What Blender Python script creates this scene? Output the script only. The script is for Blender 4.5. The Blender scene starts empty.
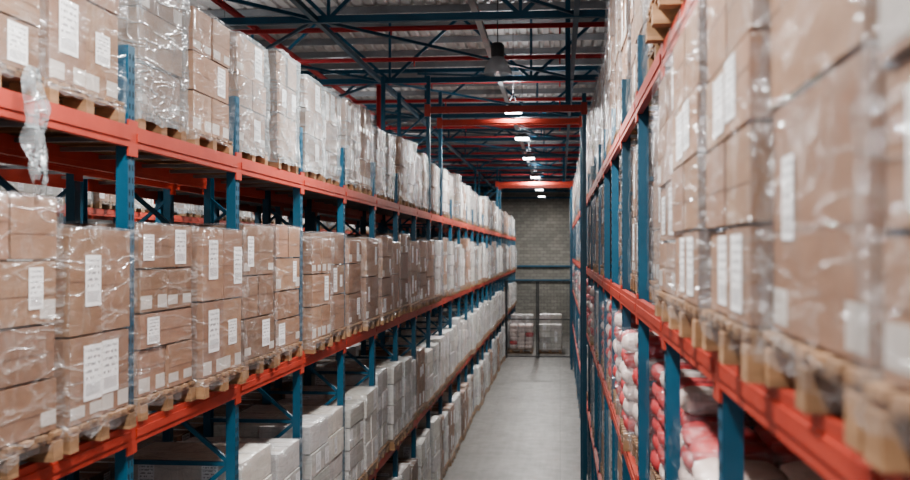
import bpy, math, random
from mathutils import Vector, Matrix, noise
random.seed(11)
S = bpy.context.scene
COL = S.collection
CAMH = 4.97
XL, XR = -2.6, 0.57
BAYL, BAYR = 2.116, 1.98
L0, R0 = 6.16, 7.80

# ---------------------------------------------------------------- materials
def newmat(name):
    m = bpy.data.materials.new(name); m.use_nodes = True
    nt = m.node_tree
    return m, nt, nt.nodes["Principled BSDF"], nt.nodes["Material Output"]
def N(nt, t, **kw):
    n = nt.nodes.new(t)
    for k, v in kw.items(): setattr(n, k, v)
    return n
def objcoord(nt, scale=(1,1,1), rot=(0,0,0)):
    tc = N(nt, 'ShaderNodeTexCoord'); mp = N(nt, 'ShaderNodeMapping')
    mp.inputs['Scale'].default_value = scale; mp.inputs['Rotation'].default_value = rot
    nt.links.new(tc.outputs['Object'], mp.inputs['Vector']); return mp.outputs['Vector']
def noisen(nt, vec, scale, detail=4, rough=.55):
    n = N(nt, 'ShaderNodeTexNoise'); n.inputs['Scale'].default_value = scale
    n.inputs['Detail'].default_value = detail; n.inputs['Roughness'].default_value = rough
    nt.links.new(vec, n.inputs['Vector']); return n.outputs['Fac']
def ramp(nt, fac, stops):
    r = N(nt, 'ShaderNodeValToRGB'); e = r.color_ramp.elements
    while len(e) < len(stops): e.new(.5)
    for i, (p, c) in enumerate(stops):
        e[i].position = p; e[i].color = (c[0], c[1], c[2], 1)
    nt.links.new(fac, r.inputs['Fac']); return r.outputs['Color']
def mul(nt, a, b):
    m = N(nt, 'ShaderNodeMix', data_type='RGBA', blend_type='MULTIPLY'); m.inputs[0].default_value = 1
    nt.links.new(a, m.inputs[6]); nt.links.new(b, m.inputs[7]); return m.outputs[2]
def mth(nt, op, a, bb=0.):
    n = N(nt, 'ShaderNodeMath', operation=op)
    for i, x in enumerate((a, bb)):
        if isinstance(x, (int, float)): n.inputs[i].default_value = x
        else: nt.links.new(x, n.inputs[i])
    return n.outputs[0]
def bump(nt, bs, h, strength=.3, dist=.01):
    b = N(nt, 'ShaderNodeBump'); b.inputs['Strength'].default_value = strength
    b.inputs['Distance'].default_value = dist
    nt.links.new(h, b.inputs['Height']); nt.links.new(b.outputs['Normal'], bs.inputs['Normal'])

def paint(name, c1, c2, rough=.45, metal=0.0):
    m, nt, b, o = newmat(name)
    v = objcoord(nt); f = noisen(nt, v, 2.3, 6, .65)
    nt.links.new(ramp(nt, f, [(.3, c1), (.7, c2)]), b.inputs['Base Color'])
    b.inputs['Roughness'].default_value = rough; b.inputs['Metallic'].default_value = metal
    return m
M_BLUE = paint('blue_paint', (.008,.070,.125), (.014,.10,.17), .42)
M_RED = paint('orange_red_paint', (.36,.045,.028), (.46,.068,.042), .45)
M_PIPE = paint('red_pipe_paint', (.42,.03,.035), (.5,.05,.05), .4)
M_DARK = paint('dark_slot', (.004,.01,.015), (.006,.015,.02), .8)
M_FENCE = paint('fence_steel', (.012,.016,.02), (.02,.025,.03), .5)
M_GALV = paint('galvanised', (.24,.25,.26), (.34,.35,.36), .4, .6)
M_BLACKGREY = paint('lamp_housing', (.05,.05,.055), (.08,.08,.085), .5)

def tinted(name, c1, c2, rough, streak=False):
    m, nt, b, o = newmat(name)
    v = objcoord(nt, (1.5,1.5,6)); f = noisen(nt, v, 3.0, 5, .6)
    c = ramp(nt, f, [(.25, c1), (.75, c2)])
    at = N(nt, 'ShaderNodeAttribute', attribute_name='tint')
    c = mul(nt, c, at.outputs['Color'])
    oi = N(nt, 'ShaderNodeObjectInfo')
    c = mul(nt, c, ramp(nt, oi.outputs['Random'], [(0, (.68,.67,.67)), (.35, (1,.96,.93)), (.7,(.82,.82,.83)), (1, (.96,.97,.98))]))
    nt.links.new(c, b.inputs['Base Color']); b.inputs['Roughness'].default_value = rough
    g = noisen(nt, objcoord(nt), 60, 2); bump(nt, b, g, .15, .002)
    return m
M_KRAFT = tinted('kraft_cardboard', (.29,.17,.112), (.40,.25,.17), .75)
M_WHITEBOX = tinted('white_cardboard', (.60,.60,.59), (.72,.72,.71), .65)
M_WOOD = tinted('pallet_wood', (.26,.15,.08), (.48,.30,.17), .8)
M_SACKR = tinted('red_sack', (.50,.030,.035), (.64,.08,.08), .5)
M_SACKW = tinted('white_sack', (.70,.55,.50), (.78,.68,.64), .5)
M_TAPE = paint('packing_tape', (.54,.51,.48), (.64,.61,.58), .3)

def labelmat():
    m, nt, b, o = newmat('printed_label')
    uv = N(nt, 'ShaderNodeUVMap'); sp = N(nt, 'ShaderNodeSeparateXYZ'); nt.links.new(uv.outputs['UV'], sp.inputs[0])
    def math_(op, a, bb): return mth(nt, op, a, bb)
    v = sp.outputs['Y']; u = sp.outputs['X']
    lines = math_('LESS_THAN', math_('FRACT', math_('MULTIPLY', v, 8), 0), .4)
    wn = N(nt, 'ShaderNodeTexNoise'); wn.inputs['Scale'].default_value = 9
    nt.links.new(uv.outputs['UV'], wn.inputs['Vector'])
    lines = math_('MULTIPLY', lines, math_('GREATER_THAN', wn.outputs['Fac'], .48))
    bars = math_('MULTIPLY', math_('LESS_THAN', math_('FRACT', math_('MULTIPLY', u, 14), 0), .5), math_('LESS_THAN', v, .3))
    top = math_('GREATER_THAN', v, .32)
    ink = math_('ADD', math_('MULTIPLY', lines, top), math_('MULTIPLY', bars, math_('GREATER_THAN', v, .08)))
    inx = math_('MULTIPLY', math_('GREATER_THAN', u, .1), math_('LESS_THAN', u, .9))
    ink = math_('MULTIPLY', ink, inx)
    nt.links.new(ramp(nt, ink, [(0, (.90,.91,.92)), (1, (.32,.32,.34))]), b.inputs['Base Color'])
    b.inputs['Roughness'].default_value = .5
    return m
M_LABEL = labelmat()

def filmmat(name, base, hi, col, gloss):
    """stretch film: clear sheet, thin whitish crease lines in two directions, soft lamp glints"""
    m, nt, b, o = newmat(name)
    oi = N(nt, 'ShaderNodeObjectInfo')
    def ridge(scale, rot, sc, p):
        tc = N(nt, 'ShaderNodeTexCoord'); mp = N(nt, 'ShaderNodeMapping')
        mp.inputs['Scale'].default_value = scale; mp.inputs['Rotation'].default_value = rot
        cb = N(nt, 'ShaderNodeCombineXYZ')
        k = mth(nt, 'MULTIPLY', oi.outputs['Random'], 7.0)
        for i in range(3): nt.links.new(k, cb.inputs[i])
        nt.links.new(tc.outputs['Object'], mp.inputs['Vector']); nt.links.new(cb.outputs[0], mp.inputs['Location'])
        n = N(nt, 'ShaderNodeTexNoise'); n.inputs['Scale'].default_value = sc; n.inputs['Detail'].default_value = 3
        n.inputs['Distortion'].default_value = .5
        nt.links.new(mp.outputs[0], n.inputs['Vector'])
        a = mth(nt, 'ABSOLUTE', mth(nt, 'SUBTRACT', mth(nt, 'MULTIPLY', n.outputs['Fac'], 2.), 1.))
        return mth(nt, 'POWER', mth(nt, 'SUBTRACT', 1., a), p)
    r1 = ridge((1.1,1.1,5), (.45,.3,0), 1.6, 26)
    r2 = ridge((4,4,1.1), (-.5,.5,0), 1.5, 30)
    r3 = ridge((1,1,1), (0,0,0), 1.7, 5)
    patch = noisen(nt, objcoord(nt, (1,1,1.6)), 2.6, 3)
    pr = N(nt, 'ShaderNodeMapRange'); pr.inputs['From Min'].default_value=.45; pr.inputs['From Max'].default_value=.70; nt.links.new(patch, pr.inputs['Value'])
    lines = mth(nt, 'ADD', r1, mth(nt, 'MULTIPLY', r2, .6))
    h = mth(nt, 'ADD', lines, mth(nt, 'MULTIPLY', r3, .5))
    op = mth(nt, 'ADD', mth(nt, 'MULTIPLY', lines, hi*.8), mth(nt, 'MULTIPLY', pr.outputs[0], hi*.5))
    op = mth(nt, 'MINIMUM', mth(nt, 'ADD', op, base), .85)
    b.inputs['Base Color'].default_value = (*col, 1); b.inputs['Roughness'].default_value = .25
    bump(nt, b, h, .55, .02)
    nrm = b.inputs['Normal'].links[0].from_socket
    tr = N(nt, 'ShaderNodeBsdfTransparent'); mix = N(nt, 'ShaderNodeMixShader')
    nt.links.new(op, mix.inputs[0]); nt.links.new(tr.outputs[0], mix.inputs[1]); nt.links.new(b.outputs[0], mix.inputs[2])
    gl = N(nt, 'ShaderNodeBsdfGlossy'); gl.inputs['Roughness'].default_value = .17; gl.inputs['Color'].default_value=(.92,.95,1,1)
    nt.links.new(nrm, gl.inputs['Normal'])
    mix2 = N(nt, 'ShaderNodeMixShader'); mix2.inputs[0].default_value = gloss
    nt.links.new(mix.outputs[0], mix2.inputs[1]); nt.links.new(gl.outputs[0], mix2.inputs[2])
    nt.links.new(mix2.outputs[0], o.inputs['Surface'])
    return m
M_FILM = filmmat('stretch_film', .01, .20, (.72,.74,.76), .075)
M_FILMH = filmmat('stretch_film_heavy', .24, .36, (.44,.51,.54), .09)

def concrete():
    m, nt, b, o = newmat('polished_concrete')
    f = noisen(nt, objcoord(nt), .55, 8, .6)
    c = ramp(nt, f, [(.3, (.10,.096,.088)), (.7, (.18,.172,.16))])
    f2 = noisen(nt, objcoord(nt, (3,.25,1)), 1.5, 5, .7)
    c = mul(nt, c, ramp(nt, f2, [(.3, (.58,.58,.58)), (.65, (1,1,1))]))
    br = N(nt, 'ShaderNodeTexBrick'); br.offset = 0
    nt.links.new(objcoord(nt), br.inputs['Vector']); br.inputs['Scale'].default_value = 1
    br.inputs['Brick Width'].default_value = 6; br.inputs['Row Height'].default_value = 6; br.inputs['Mortar Size'].default_value = .012
    br.inputs['Color1'].default_value = (1,1,1,1); br.inputs['Color2'].default_value = (.92,.92,.92,1); br.inputs['Mortar'].default_value = (.5,.5,.5,1)
    c = mul(nt, c, br.outputs['Color'])
    nt.links.new(c, b.inputs['Base Color'])
    r = noisen(nt, objcoord(nt), 3, 4); mr = N(nt, 'ShaderNodeMapRange')
    mr.inputs['To Min'].default_value = .3; mr.inputs['To Max'].default_value = .55
    nt.links.new(r, mr.inputs['Value']); nt.links.new(mr.outputs[0], b.inputs['Roughness'])
    return m
M_FLOOR = concrete()
def blockwall(name, rot):
    m, nt, b, o = newmat(name)
    v = objcoord(nt, (1,1,1), rot)
    br = N(nt, 'ShaderNodeTexBrick'); nt.links.new(v, br.inputs['Vector'])
    br.inputs['Scale'].default_value = 1; br.inputs['Brick Width'].default_value = .4; br.inputs['Row Height'].default_value = .2
    br.inputs['Mortar Size'].default_value = .014
    br.inputs['Color1'].default_value = (.27,.265,.245,1); br.inputs['Color2'].default_value = (.20,.195,.18,1); br.inputs['Mortar'].default_value = (.14,.14,.13,1)
    f = noisen(nt, objcoord(nt), .8, 6)
    c = mul(nt, br.outputs['Color'], ramp(nt, f, [(.3, (.75,.75,.75)), (.7, (1.1,1.08,1.04))]))
    nt.links.new(c, b.inputs['Base Color']); b.inputs['Roughness'].default_value = .85
    return m
M_BLOCK = blockwall('concrete_block', (math.pi/2, 0, 0))
M_SIDE = paint('wall_panel', (.30,.30,.30), (.38,.38,.37), .7)
M_ROOF = paint('corrugated_sheet', (.42,.40,.385), (.52,.495,.475), .55)
def emis(name, c, s):
    m, nt, b, o = newmat(name)
    b.inputs['Base Color'].default_value = (*c, 1)
    b.inputs['Emission Color'].default_value = (*c, 1); b.inputs['Emission Strength'].default_value = s
    return m
M_LED = emis('led_diffuser', (.95,.98,1), 25)
def glassy():
    m, nt, b, o = newmat('prismatic_acrylic')
    b.inputs['Base Color'].default_value = (.6,.63,.65,1); b.inputs['Roughness'].default_value = .15
    tr = N(nt, 'ShaderNodeBsdfTransparent'); mix = N(nt, 'ShaderNodeMixShader'); mix.inputs[0].default_value = .55
    nt.links.new(tr.outputs[0], mix.inputs[1]); nt.links.new(b.outputs[0], mix.inputs[2]); nt.links.new(mix.outputs[0], o.inputs['Surface'])
    return m
M_ACRYL = glassy()

# ---------------------------------------------------------------- mesh builder
class MB:
    def __init__(s): s.v=[]; s.f=[]; s.m=[]; s.t=[]; s.uv=[]; s.sm=[]
    def face(s, idx, mat, tint=1., uv=None, smooth=False):
        s.f.append(idx); s.m.append(mat); s.t.append(tint if isinstance(tint, tuple) else (tint,)*3)
        s.uv.append(uv or [(0,0)]*len(idx)); s.sm.append(smooth)
    def box(s, c, d, mat=0, tint=1., M=None):
        n = len(s.v)
        for dx in (-.5,.5):
            for dy in (-.5,.5):
                for dz in (-.5,.5):
                    p = Vector((dx*d[0], dy*d[1], dz*d[2]))
                    if M is not None: p = M @ p
                    s.v.append(p + Vector(c))
        for q in ((0,1,3,2),(4,6,7,5),(0,4,5,1),(2,3,7,6),(0,2,6,4),(1,5,7,3)):
            s.face([n+i for i in q], mat, tint)
    def b2(s, x0,x1,y0,y1,z0,z1, mat=0, tint=1.):
        s.box(((x0+x1)/2,(y0+y1)/2,(z0+z1)/2),(x1-x0,y1-y0,z1-z0),mat,tint)
    def bar(s, a, b, w, h, mat=0, tint=1.):
        a = Vector(a); b = Vector(b); d = b-a
        q = d.to_track_quat('Y','Z').to_matrix()
        s.box((a+b)/2, (w, d.length, h), mat, tint, q)
    def tube(s, a, b, r, mat=0, seg=10):
        a = Vector(a); b = Vector(b); q = (b-a).to_track_quat('Z','Y').to_matrix(); n = len(s.v)
        for p in (a,b):
            for i in range(seg):
                t = 2*math.pi*i/seg; s.v.append(p + q @ Vector((r*math.cos(t), r*math.sin(t), 0)))
        for i in range(seg):
            j=(i+1)%seg; s.face([n+i,n+j,n+seg+j,n+seg+i], mat, 1., None, True)
        s.face([n+i for i in range(seg)][::-1], mat); s.face([n+seg+i for i in range(seg)], mat)
    def quad(s, c, u, v, mat, tint=1.):
        c=Vector(c);u=Vector(u);v=Vector(v);n=len(s.v)
        s.v += [c-u-v, c+u-v, c+u+v, c-u+v]
        s.face([n,n+1,n+2,n+3], mat, tint, [(0,0),(1,0),(1,1),(0,1)])
    def lathe(s, c, prof, mat, seg=28):
        n=len(s.v)
        for r,z in prof:
            for i in range(seg):
                t=2*math.pi*i/seg; s.v.append(Vector(c)+Vector((r*math.cos(t),r*math.sin(t),z)))
        for k in range(len(prof)-1):
            for i in range(seg):
                j=(i+1)%seg; s.face([n+k*seg+i,n+k*seg+j,n+(k+1)*seg+j,n+(k+1)*seg+i],mat,1.,None,True)
    def mesh(s, name, mats):
        me = bpy.data.meshes.new(name); me.from_pydata([tuple(p) for p in s.v], [], s.f)
        for m in mats: me.materials.append(m)
        me.polygons.foreach_set('material_index', s.m)
        me.polygons.foreach_set('use_smooth', s.sm)
        at = me.color_attributes.new('tint','FLOAT_COLOR','CORNER'); uvl = me.uv_layers.new(name='UVMap')
        cc=[]; uu=[]
        for f,t,u in zip(s.f,s.t,s.uv):
            for k in range(len(f)): cc += [t[0],t[1],t[2],1.]; uu += [u[k][0],u[k][1]]
        at.data.foreach_set('color', cc); uvl.data.foreach_set('uv', uu)
        me.update(); return me
def add(name, me, loc=(0,0,0), rz=0, sc=(1,1,1)):
    o = bpy.data.objects.new(name, me); o.location = loc; o.rotation_euler[2] = rz; o.scale = sc
    COL.objects.link(o); return o

# ---------------------------------------------------------------- pallet loads
# slots: 0 kraft,1 white box,2 wood,3 label,4 tape,5 film,6 filmheavy,7 red sack,8 white sack
LM = [M_KRAFT, M_WHITEBOX, M_WOOD, M_LABEL, M_TAPE, M_FILM, M_FILMH, M_SACKR, M_SACKW]
def pallet(b, w, d, rnd):
    def t(): return rnd.uniform(.65,1.1)
    for y in (-w/2+.05, 0, w/2-.05): b.b2(-d/2,d/2,y-.05,y+.05,0,.02,2,t())
    for x in (-d/2+.07, 0, d/2-.07):
        for y in (-w/2+.05, 0, w/2-.05): b.box((x,y,.058),(.14,.10,.076),2,t())
        b.b2(x-.06,x+.06,-w/2,w/2,.096,.118,2,t())
    nb=7
    for i in range(nb):
        y=-w/2+.05+(w-.1)*i/(nb-1); b.b2(-d/2,d/2,y-.045,y+.045,.119,.14,2,t())
def shell(b, w, d, z0, z1, seed, mat, amp=.012, cap=True):
    pts=[]; n=10
    def corner(cx,cy,a0):
        for k in range(4):
            a=a0+k*math.pi/6; pts.append((cx+.02*math.cos(a), cy+.02*math.sin(a), math.cos(a), math.sin(a)))
    hx,hy=d/2-.01,w/2-.01
    def side(x0,y0,x1,y1,nx,ny):
        for k in range(1,n): pts.append((x0+(x1-x0)*k/n+nx*.02, y0+(y1-y0)*k/n+ny*.02, nx, ny))
    corner(hx,hy,0); side(hx,hy,-hx,hy,0,1); corner(-hx,hy,math.pi/2); side(-hx,hy,-hx,-hy,-1,0)
    corner(-hx,-hy,math.pi); side(-hx,-hy,hx,-hy,0,-1); corner(hx,-hy,1.5*math.pi); side(hx,-hy,hx,hy,1,0)
    P=len(pts); rows=20; base=len(b.v)
    for r in range(rows+1):
        z=z0+(z1-z0)*r/rows
        for x,y,nx,ny in pts:
            o=amp*(.6+1.0*noise.noise(Vector((x*3+seed*9,y*3,z*5)))+.5*noise.noise(Vector((x*11+seed*5,y*11,z*14))))
            if r==0: o+=.03*noise.noise(Vector((x*9,y*9,seed)))
            zz = z + (.05*noise.noise(Vector((x*7,y*7,seed*3))) if r in (0,) else 0)
            b.v.append(Vector((x+nx*o,y+ny*o,zz)))
    for r in range(rows):
        for i in range(P):
            j=(i+1)%P; b.face([base+r*P+i,base+r*P+j,base+(r+1)*P+j,base+(r+1)*P+i],mat,1.,None,True)
    if cap:
        top=len(b.v)
        for x,y,nx,ny in pts: b.v.append(Vector((x*.72,y*.72,z1+.012+.02*noise.noise(Vector((x*8,y*8,seed))))))
        for i in range(P):
            j=(i+1)%P; b.face([base+rows*P+i,base+rows*P+j,top+j,top+i],mat,1.,None,True)
        b.face([top+i for i in range(P)],mat)
def pillow(b, c, dx, dy, dz, mat, tint, rnd):
    n=len(b.v); U=12; V=6
    for j in range(V+1):
        ph=-math.pi/2+math.pi*j/V
        for i in range(U):
            th=2*math.pi*i/U
            def sg(x,e): return math.copysign(abs(x)**e,x)
            cp=max(math.cos(ph),0)**.45
            b.v.append(Vector((c[0]+dx/2*cp*sg(math.cos(th),.45), c[1]+dy/2*cp*sg(math.sin(th),.45), c[2]+dz/2*sg(math.sin(ph),.8)+.01*noise.noise(Vector((i,j,c[0]+c[2]*7))))))
    for j in range(V):
        for i in range(U):
            k=(i+1)%U; b.face([n+j*U+i,n+j*U+k,n+(j+1)*U+k,n+(j+1)*U+i],mat,tint,None,True)
def cartons(b, w, d, z0, h, nx, ny, nz, mat, rnd, labels=True):
    hs=[rnd.uniform(.8,1.2) for _ in range(nz)]; t=sum(hs); hs=[q*h/t for q in hs]
    lablay=rnd.choice((0,1,2)); taped=rnd.random()<.7; zc=z0
    for k in range(nz):
        ch=hs[k]; lt=rnd.uniform(.84,1.06)
        nyk=ny if rnd.random()<.75 else 3-ny if ny<3 else ny
        cw,cd=w/nyk,d/nx
        for i in range(nx):
            for j in range(nyk):
                jx,jy=rnd.uniform(-.012,.012),rnd.uniform(-.010,.010)
                cx=-d/2+cd*(i+.5)+jx; cy=-w/2+cw*(j+.5)+jy; cz=zc+ch*.5
                tn=lt*rnd.uniform(.82,1.1)
                b.box((cx,cy,cz),(cd-.018,cw-.018,ch-.014),mat,(tn,tn*rnd.uniform(.97,1.02),tn*rnd.uniform(.94,1.02)))
                if k==nz-1: b.box((cx,cy,cz+ch/2-.006),(cd-.02,.06,.003),4)
                for sx in (-1,1):
                    if (sx<0 and i>0) or (sx>0 and i<nx-1): continue
                    X=cx+sx*(cd/2-.0085)
                    if taped and k%2==0:
                        hh=rnd.uniform(.06,.10)
                        b.box((X,cy-sx*(cw/2-.10),cz-ch*.5+.07),(.002,.17,hh),4,.95)
                        b.box((X,cy+sx*(cw/2-.09),cz-ch*.5+.07),(.002,.15,hh),4,.9)
                    b.box((X,cy,cz+rnd.uniform(-.03,.03)),(.0015,cw-.03,.004),4 if mat else 0,.5)
                    if labels and (k%2==lablay%2 or nz<3) and rnd.random()<.9:
                        s=rnd.choice((.07,.085,.10,.115)); yy=cy+rnd.choice((-.3,.0,.22,.3))*cw*.9
                        yy=max(cy-cw/2+s+.02,min(cy+cw/2-s-.02,yy)); a=rnd.choice((1.,1.4,1.5))
                        a=min(a,(ch*.5-.03)/s)
                        b.quad((X+sx*.003,yy,cz+rnd.uniform(-.2,.5)*(ch*.5-s*a)),(0,sx*s,0),(0,0,s*a),3)
                for sy in (-1,1):
                    if (sy<0 and j>0) or (sy>0 and j<nyk-1): continue
                    Y=cy+sy*(cw/2-.0085)
                    b.box((cx,Y,cz-ch*.5+.05),(.2,.002,.07),4,.95)
                    if labels and rnd.random()<.4:
                        b.quad((cx,Y+sy*.003,cz+.03),(-sy*.07,0,0),(0,0,.1),3)
        zc+=ch
def make_load(kind, seed, h):
    rnd=random.Random(seed*31+len(kind)); b=MB(); w,d=rnd.choice((.86,.90,.93,.95)),1.14
    if kind=='cartonheavy': w=rnd.choice((.80,.84,.88))
    pallet(b,w+.02,d,rnd); z0=.142; H=h-z0
    if kind=='carton':
        cartons(b,w-.03,d-.03,z0,H,2,rnd.choice((1,1,2)),rnd.choice((2,3,3,4)),0,rnd); shell(b,w-.01,d-.01,.07,h,seed,5,.020)
    elif kind=='cartonheavy':
        cartons(b,w-.03,d-.03,z0,H,2,rnd.choice((1,2)),rnd.choice((2,3)),0,rnd); shell(b,w-.01,d-.01,.06,h,seed,6,.024)
    elif kind=='white':
        cartons(b,w-.03,d-.03,z0,H,2,rnd.choice((1,2,2)),rnd.choice((2,3,4)),1,rnd); shell(b,w-.01,d-.01,.06,h,seed,5,.018)
    elif kind=='tall':
        cartons(b,w-.03,d-.03,z0,H,2,1,4,0,rnd); shell(b,w-.01,d-.01,.06,h,seed,5,.024)
    elif kind in('sackr','sackw'):
        mt=7 if kind=='sackr' else 8; nl=max(4,int(H/.13)); lh=H/nl
        for k in range(nl):
            for i in range(3):
                for j in range(2):
                    t=rnd.uniform(.85,1.1); ww=(mt if rnd.random()<.8 else 15-mt)
                    dx,dy=(d/3,w/2)
                    pillow(b,(-d/2+dx*(i+.5)+rnd.uniform(-.012,.012),-w/2+dy*(j+.5)+rnd.uniform(-.012,.012),z0+lh*(k+.5)),dx*1.02,dy*1.02,lh*1.15,ww,t,rnd)
        shell(b,w+.02,d+.02,.06,h+.02,seed,5,.02)
    return b.mesh('load_'+kind, LM)
NAMES={'carton':'carton_pallet_load','cartonheavy':'film_wrapped_carton_pallet_load','white':'white_box_pallet_load',
       'tall':'tall_carton_pallet_load','sackr':'red_sack_pallet_load','sackw':'white_sack_pallet_load'}
LIB={}
for k,n,h in (('carton',14,1.27),('cartonheavy',8,1.12),('white',8,1.2),('tall',5,1.75),('sackr',3,.95),('sackw',2,.95)):
    LIB[k]=[(make_load(k,s+1,h),h) for s in range(n)]
last={}
def place(kind, x, y, z, face, total=None, wy=1.0):
    c=[m for m in LIB[kind] if m is not last.get(kind)]
    pick=random.choice(c); last[kind]=pick; me,h=pick
    s=(total/h if total else 1)*random.uniform(.97,1.03)
    add(NAMES[kind], me, (x+random.uniform(-.05,.03)*face, y+random.uniform(-.02,.02), z+.001),
        (0 if face>0 else math.pi)+random.uniform(-.02,.02), (1,wy,s))

# ---------------------------------------------------------------- racks
def rack(name, xf, face, y0, n, bay, levels, top, depth=1.0, talls=(), detail_until=0, tall=8.0):
    b=MB(); sgn=face; xb=xf-sgn*depth
    for k in range(n+1):
        y=y0+k*bay; H=tall if k in talls else top
        for xx,s in ((xf,sgn),(xb,-sgn)):
            b.b2(min(xx-s*.004,xx),max(xx-s*.004,xx),y-.05,y+.05,.006,H,0)
            for e in (-.048,.048): b.b2(min(xx-s*.075,xx-s*.004),max(xx-s*.075,xx-s*.004),y+e-.003,y+e+.003,.006,H,0)
            b.box((xx-s*.04,y,.003),(.16,.16,.006),0)
        if 0<y<detail_until:
            z=.3
            while z<H-.05:
                for e in (-.024,.024): b.box((xf+sgn*.0005,y+e,z),(.002,.013,.035),2)
                z+=.075
        z=.25; side=0
        while z+.75<H:
            a=(xf-sgn*.05,y,z if not side else z+.75); c=(xb+sgn*.05,y,z+.75 if not side else z)
            b.bar(a,c,.035,.035,0)
            b.bar((xf-sgn*.05,y,z),(xb+sgn*.05,y,z),.035,.035,0)
            z+=.75; side=1-side
        if k<n:
            for zt in levels:
                for xx,s in ((xf,sgn),(xb,-sgn)):
                    b.box((xx+s*.012-s*.02,y+bay/2,zt-.065),(.045,bay-.11,.13),1)
                    b.box((xx+s*.012-s*.018,y+bay/2,zt-.065),(.055,bay-.11,.05),1)
                    for yy in (y+.035,y+bay-.035):
                        b.box((xx+s*.008,yy,zt-.075),(.012,.07,.22),1)
                for q in (.2,.5,.8): b.bar((xf-sgn*.03,y+bay*q,zt-.03),(xb+sgn*.03,y+bay*q,zt-.03),.04,.03,3)
    return add(name, b.mesh(name,[M_BLUE,M_RED,M_DARK,M_GALV]))
LV=(1.95,3.92,5.73); RV=(1.70,3.30,4.62,6.10)
NL=29; YL=L0-4*BAYL
rack('pallet_rack', XL, 1, YL, NL+1, BAYL, LV, 6.22, talls=(11,12,22,23), detail_until=20, tall=8.5)
NR=31; YR=R0-5*BAYR
rack('pallet_rack', XR, -1, YR, NR, BAYR, RV, 6.55, talls=(), detail_until=18)
rack('pallet_rack', XL-2.35, -1, YL, NL+1, BAYL, LV, 6.2)
rack('pallet_rack', -8.2, 1, YL, NL+1, BAYL, LV, 6.2)
rack('pallet_rack', XR+2.35, 1, YR, NR, BAYR, RV, 6.55)

# left main row
for k in range(NL+1):
    for q in (.265,.735):
        y=YL+BAYL*(k+q); x=XL+.08-.57
        far=y>20.5
        if y<-1: continue
        place(random.choice(('white','white','carton')),x,y,0,1,random.uniform(1.2,1.5))
        place('white' if random.random()<.9 else 'carton',x,y,LV[0],1,random.uniform(1.08,1.34))
        kind='carton' if not far else random.choice(('white','carton','white','cartonheavy'))
        place(kind,x,y,LV[1],1,random.uniform(1.16,1.36) if not far else random.uniform(1.1,1.4),random.uniform(.96,1.03))
        if y<6.5: kk='carton'
        elif y<20: kk=random.choice(('cartonheavy','cartonheavy','cartonheavy','carton'))
        else: kk=random.choice(('white','cartonheavy','carton','white'))
        place(kk,x-.07,y,LV[2],1,random.uniform(1.0,1.18),random.uniform(.92,.98))
        x2=XL-2.35-.08+.57
        if y<46:
            for z,t in ((LV[0],1.2),(LV[1],1.2),(LV[2],1.1)):
                if random.random()<.8: place(random.choice(('carton','white','cartonheavy')),x2,y,z,-1,random.uniform(.8,1)*t)
            for z,t in ((LV[1],1.2),(LV[2],1.1)):
                if random.random()<.75: place(random.choice(('carton','white','cartonheavy')),-8.2-.5,y,z,1,t)
# right main row
for k in range(NR):
    for q in (.26,.74):
        y=YR+BAYR*(k+q)
        if y<.6: continue
        near=y<5.75
        x=(XR-.07 if near else XR+.03)+.57
        place('white' if random.random()<.7 else 'carton',x,y,0,-1,random.uniform(1.0,1.4))
        place('white' if random.random()<.85 else 'carton',x-.0,y,RV[0],-1,random.uniform(1.1,1.4))
        if near: place('sackw' if y<5 else 'sackr',XR+.6,y,RV[1],-1,.74)
        elif y<7.8: place('sackr',XR+.66,y,RV[1],-1,.85)
        else: place('sackr' if random.random()<.75 and y<26 else random.choice(('sackw','white')),x-.04,y,RV[1],-1,random.uniform(.9,1.1))
        if near or random.random()<.85: place('carton' if y<26 else random.choice(('carton','white')),x,y,RV[2],-1,random.uniform(1.22,1.3),1.04 if near else 1.)
        place('tall' if random.random()<.8 or y<14 else 'cartonheavy',x-.02,y,RV[3],-1,random.uniform(1.6,1.85))
        if y<30:
            for z in RV[:4]:
                if random.random()<.6: place(random.choice(('carton','white')),XR+2.35-.5,y,z,1,1.1)

# ---------------------------------------------------------------- shell
X0,X1,Y0,Y1=-16,7,-12,64
b=MB(); b.b2(X0,X1,Y0,Y1,-.2,0,0); add('floor',b.mesh('floor',[M_FLOOR]))
def rz(y): return 10.55-.018*y
b=MB(); b.b2(X0,X1,Y1,Y1+.3,0,rz(Y1)+.2,0); add('wall_back',b.mesh('wall_back',[M_BLOCK]))
b=MB(); b.b2(X0-.3,X0,Y0,Y1+.3,0,11,0); add('wall_left',b.mesh('wall_left',[M_SIDE]))
b=MB(); b.b2(X1,X1+.3,Y0,Y1+.3,0,11,0); add('wall_right',b.mesh('wall_right',[M_SIDE]))
b=MB(); x=X0; prof=[]
while x<X1:
    prof += [(x,0),(x+.14,0),(x+.17,.05),(x+.23,.05)]; x+=.26
n=len(prof)
for yy in (Y0,Y1+.3):
    for px,pz in prof: b.v.append(Vector((px,yy,rz(yy)+pz)))
for i in range(n-1): b.face([i,i+1,n+i+1,n+i],0)
add('ceiling',b.mesh('ceiling',[M_ROOF]))

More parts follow.
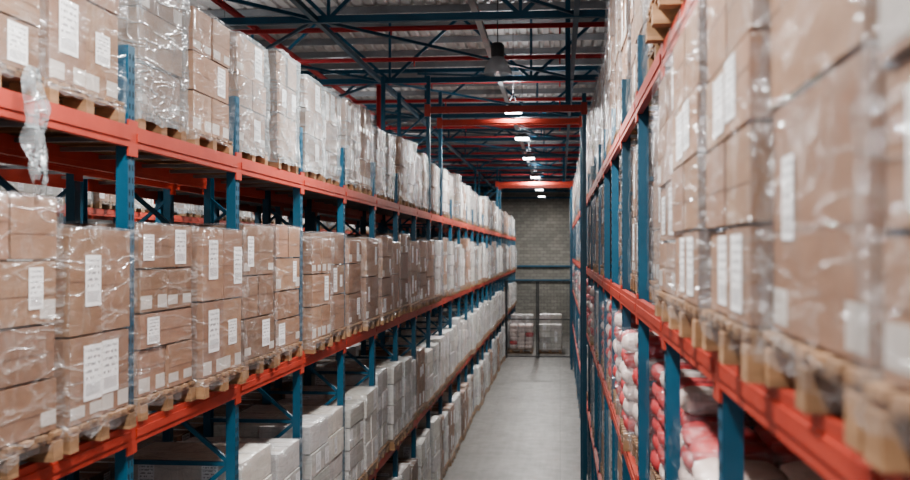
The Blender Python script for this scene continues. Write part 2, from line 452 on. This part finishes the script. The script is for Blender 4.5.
# roof structure
b=MB(); TB=CAMH+3.62
y=4.2; tr=[]
while y<64: tr.append(y); y+=5.95
for y in tr:
    zt=rz(y)-.22
    b.bar((X0,y,TB),(X1,y,TB),.10,.11,0); b.bar((X0,y,zt),(X1,y,zt),.10,.11,0)
    x=X0+.4; up=True
    while x<X1-1.5:
        b.bar((x,y,TB if up else zt),(x+1.5,y,zt if up else TB),.06,.06,0)
        if up: b.bar((x,y,TB),(x,y,zt),.05,.05,0)
        x+=1.5; up=not up
for i in range(len(tr)-1):
    ya,yb=tr[i],tr[i+1]
    for x in (-12,-7.6,-3.8,.25,4): b.bar((x,ya,TB),(x,yb,TB),.08,.08,0)
    b.bar((-7.6,ya,TB),(-3.8,yb,TB),.05,.05,0); b.bar((-3.8,ya,TB),(-7.6,yb,TB),.05,.05,0)
    b.bar((.25,ya,TB),(-3.8,yb,rz(yb)-.3),.05,.05,0)
    b.bar((-3.8,ya,TB),(.25,yb,TB),.045,.045,0)
add('roof_truss',b.mesh('roof_truss',[M_BLUE]))
b=MB(); y=1.0
while y<64:
    b.box(((X0+X1)/2,y,rz(y)-.09),(X1-X0,.06,.15),0); y+=1.49
add('roof_purlin',b.mesh('roof_purlin',[M_GALV]))
b=MB(); y=12.5
while y<62:
    b.tube((X0+.2,y,TB+.35),(X1-.2,y,TB+.35),.045,0)
    x=X0+1
    while x<X1:
        b.tube((x,y,TB+.35),(x,y,TB+.2),.015,0,6); x+=3
    y+=3.0
for x in (-5.5,2.2): b.tube((x,2,TB+.42),(x,62,TB+.42),.06,0)
b.tube((-4.28,24.6,TB+.35),(-4.28,24.6,6.4),.06,0)
add('sprinkler_pipes',b.mesh('sprinkler_pipes',[M_PIPE]))

# portal tie beams over the aisle
for k in (11,12,22,23):
    y=YL+k*BAYL; b=MB()
    b.box(((XL+XR)/2-.03,y,7.81),(XR-XL+.0,.07,.13),1); b.box(((XL+XR)/2-.03,y,7.81),(XR-XL+.0,.09,.05),1)
    b.b2(XR-.13,XR-.05,y-.05,y+.05,0,8.1,0)
    if k in (11,22): b.b2(.11,.21,y-.05,y+.05,7.875,rz(y)-.02,0)
    for x in (XL-.05,XR-.09): b.box((x,y-.055,7.80),(.12,.012,.24),1)
    add('aisle_tie_beam',b.mesh('tie',[M_BLUE,M_RED]))

# lamps
def lamp(x,y,z,p,nm='led_high_bay_lamp'):
    b=MB()
    b.box((0,0,.04),(.38,.56,.07),0); b.box((0,0,.10),(.22,.3,.06),0)
    for i in range(7): b.box((-.09+.03*i,0,.15),(.006,.26,.05),0)
    b.box((0,0,0),(.36,.54,.02),1)
    for dx in (-.12,.12): b.tube((dx,0,.1),(0,0,.42),.005,0,6)
    b.tube((0,0,.42),(0,0,rz(y)-z-.05),.006,0,6)
    o=add(nm,b.mesh(nm,[M_BLACKGREY,M_LED]),(x,y,z))
    L=bpy.data.lights.new('lamp_light','AREA'); L.shape='RECTANGLE'; L.size=.34; L.size_y=.52; L.energy=p; L.color=(1,.975,.94)
    lo=bpy.data.objects.new('lamp_light',L); COL.objects.link(lo); lo.parent=o; lo.location=(0,0,-.03)
    U=bpy.data.lights.new('roof_fill_light','AREA'); U.shape='RECTANGLE'; U.size=.3; U.size_y=.4; U.energy=p*.15; U.color=(.92,.96,1)  # added upward fill that brightens the roof, not a part of the fixture
    uo=bpy.data.objects.new('roof_fill_light',U); COL.objects.link(uo); uo.parent=o; uo.location=(0,0,.25); uo.rotation_euler[0]=math.pi
for y in (-8,-2,4,10,23.2,28.8,35,44,53,59.5): lamp(-1.03,y,8.05,400)
for y in (0,10,20,31,42,53): lamp(-6.55,y,8.05,330)
for y in (6,26,46): lamp(-12,y,8.05,300)
for y in (3,20,38): lamp(4.6,y,8.05,220)
# unlit bell lamp
b=MB(); 
b.lathe((0,0,0),[(.235,-.02),(.24,0),(.20,.12),(.14,.22),(.10,.27)],1)
b.lathe((0,0,0),[(.10,.26),(.11,.28),(.11,.46),(.07,.50),(.0,.51)],0)
for i in range(14):
    t=2*math.pi*i/14; c,s=math.cos(t),math.sin(t)
    b.bar((.238*c,.238*s,0),(.142*c,.142*s,.22),.006,.006,1)
b.tube((0,0,.5),(0,0,rz(17.5)-8.0-.05),.008,0,6)
add('bell_pendant_lamp',b.mesh('bell',[M_BLACKGREY,M_ACRYL]),(-1.03,17.4,7.93))

# cable tray
b=MB()
b.box((-1.33,30,8.75),(.10,62,.03),0)
for e in (-.05,.05): b.box((-1.33+e,30,8.775),(.004,62,.06),0)
add('cable_tray',b.mesh('tray',[M_GALV]))

# fence across the aisle
b=MB(); yf=48.8; xa,xb_=XL+.08,XR-.1
for x in (xa,xa+.06,-1.08,-1.0,xb_): b.box((x,yf,1.8),(.06,.06,3.6),0)
for z in (.08,1.8,3.57): b.box(((xa+xb_)/2,yf,z),(xb_-xa,.05,.05),0)
x=xa
while x<xb_: b.box((x,yf,1.8),(.005,.005,3.5),0); x+=.15
z=.2
while z<3.5: b.box(((xa+xb_)/2,yf,z),(xb_-xa,.005,.005),0); z+=.3
add('wire_mesh_fence_gate',b.mesh('fence',[M_FENCE]))
for x in (-1.9,-.45):
    place('sackw' if x<-1 else 'white',x,51.6,0,1,1.4)
    place('white',x,53.2,0,1,1.75)
b=MB()
for z in (3.2,4.05,8.2): b.box((-4,Y1-.12,z),(22,.12,.10),0)
for x in (-13,-8,-4.5,2.5): b.box((x,Y1-.15,4.7),(.25,.25,9.4),0)
add('wall_steel_frame',b.mesh('wsf',[M_BLUE]))

# torn hanging film
b=MB(); rows,cols=24,14
for r in range(rows+1):
    t=r/rows
    for c in range(cols+1):
        u=c/cols-.5; wd=.13+.05*math.sin(t*5)+.09*t
        b.v.append(Vector((XL+.10+.06*noise.noise(Vector((u*9,t*4,1)))+.03*t, 4.78+u*wd+.05*noise.noise(Vector((t*4,u*3,7))), 5.85-.55*t*(1+.25*noise.noise(Vector((u*6,3,3)))))))
for r in range(rows):
    for c in range(cols):
        a=r*(cols+1)+c; b.face([a,a+1,a+cols+2,a+cols+1],0,1.,None,True)
add('torn_stretch_film',b.mesh('torn_film',[M_FILMH]))

# ---------------------------------------------------------------- world & camera
w=bpy.data.worlds.new('World'); S.world=w; w.use_nodes=True
bg=w.node_tree.nodes['Background']; bg.inputs[0].default_value=(.80,.88,1,1); bg.inputs[1].default_value=1.0
cam=bpy.data.cameras.new('camera'); co=bpy.data.objects.new('camera',cam); COL.objects.link(co)
cam.sensor_width=36; cam.lens=36*1049/910; cam.clip_end=300; cam.clip_start=.05
co.location=(0,0,CAMH); co.rotation_euler=(math.radians(90+.6),0,math.atan(105/1049))
cam.dof.use_dof=True; cam.dof.focus_distance=11; cam.dof.aperture_fstop=2.0
S.camera=co
S.view_settings.view_transform='AgX'; S.view_settings.exposure=-.15
try: S.view_settings.look='AgX - Medium High Contrast'
except Exception as e: print(e)
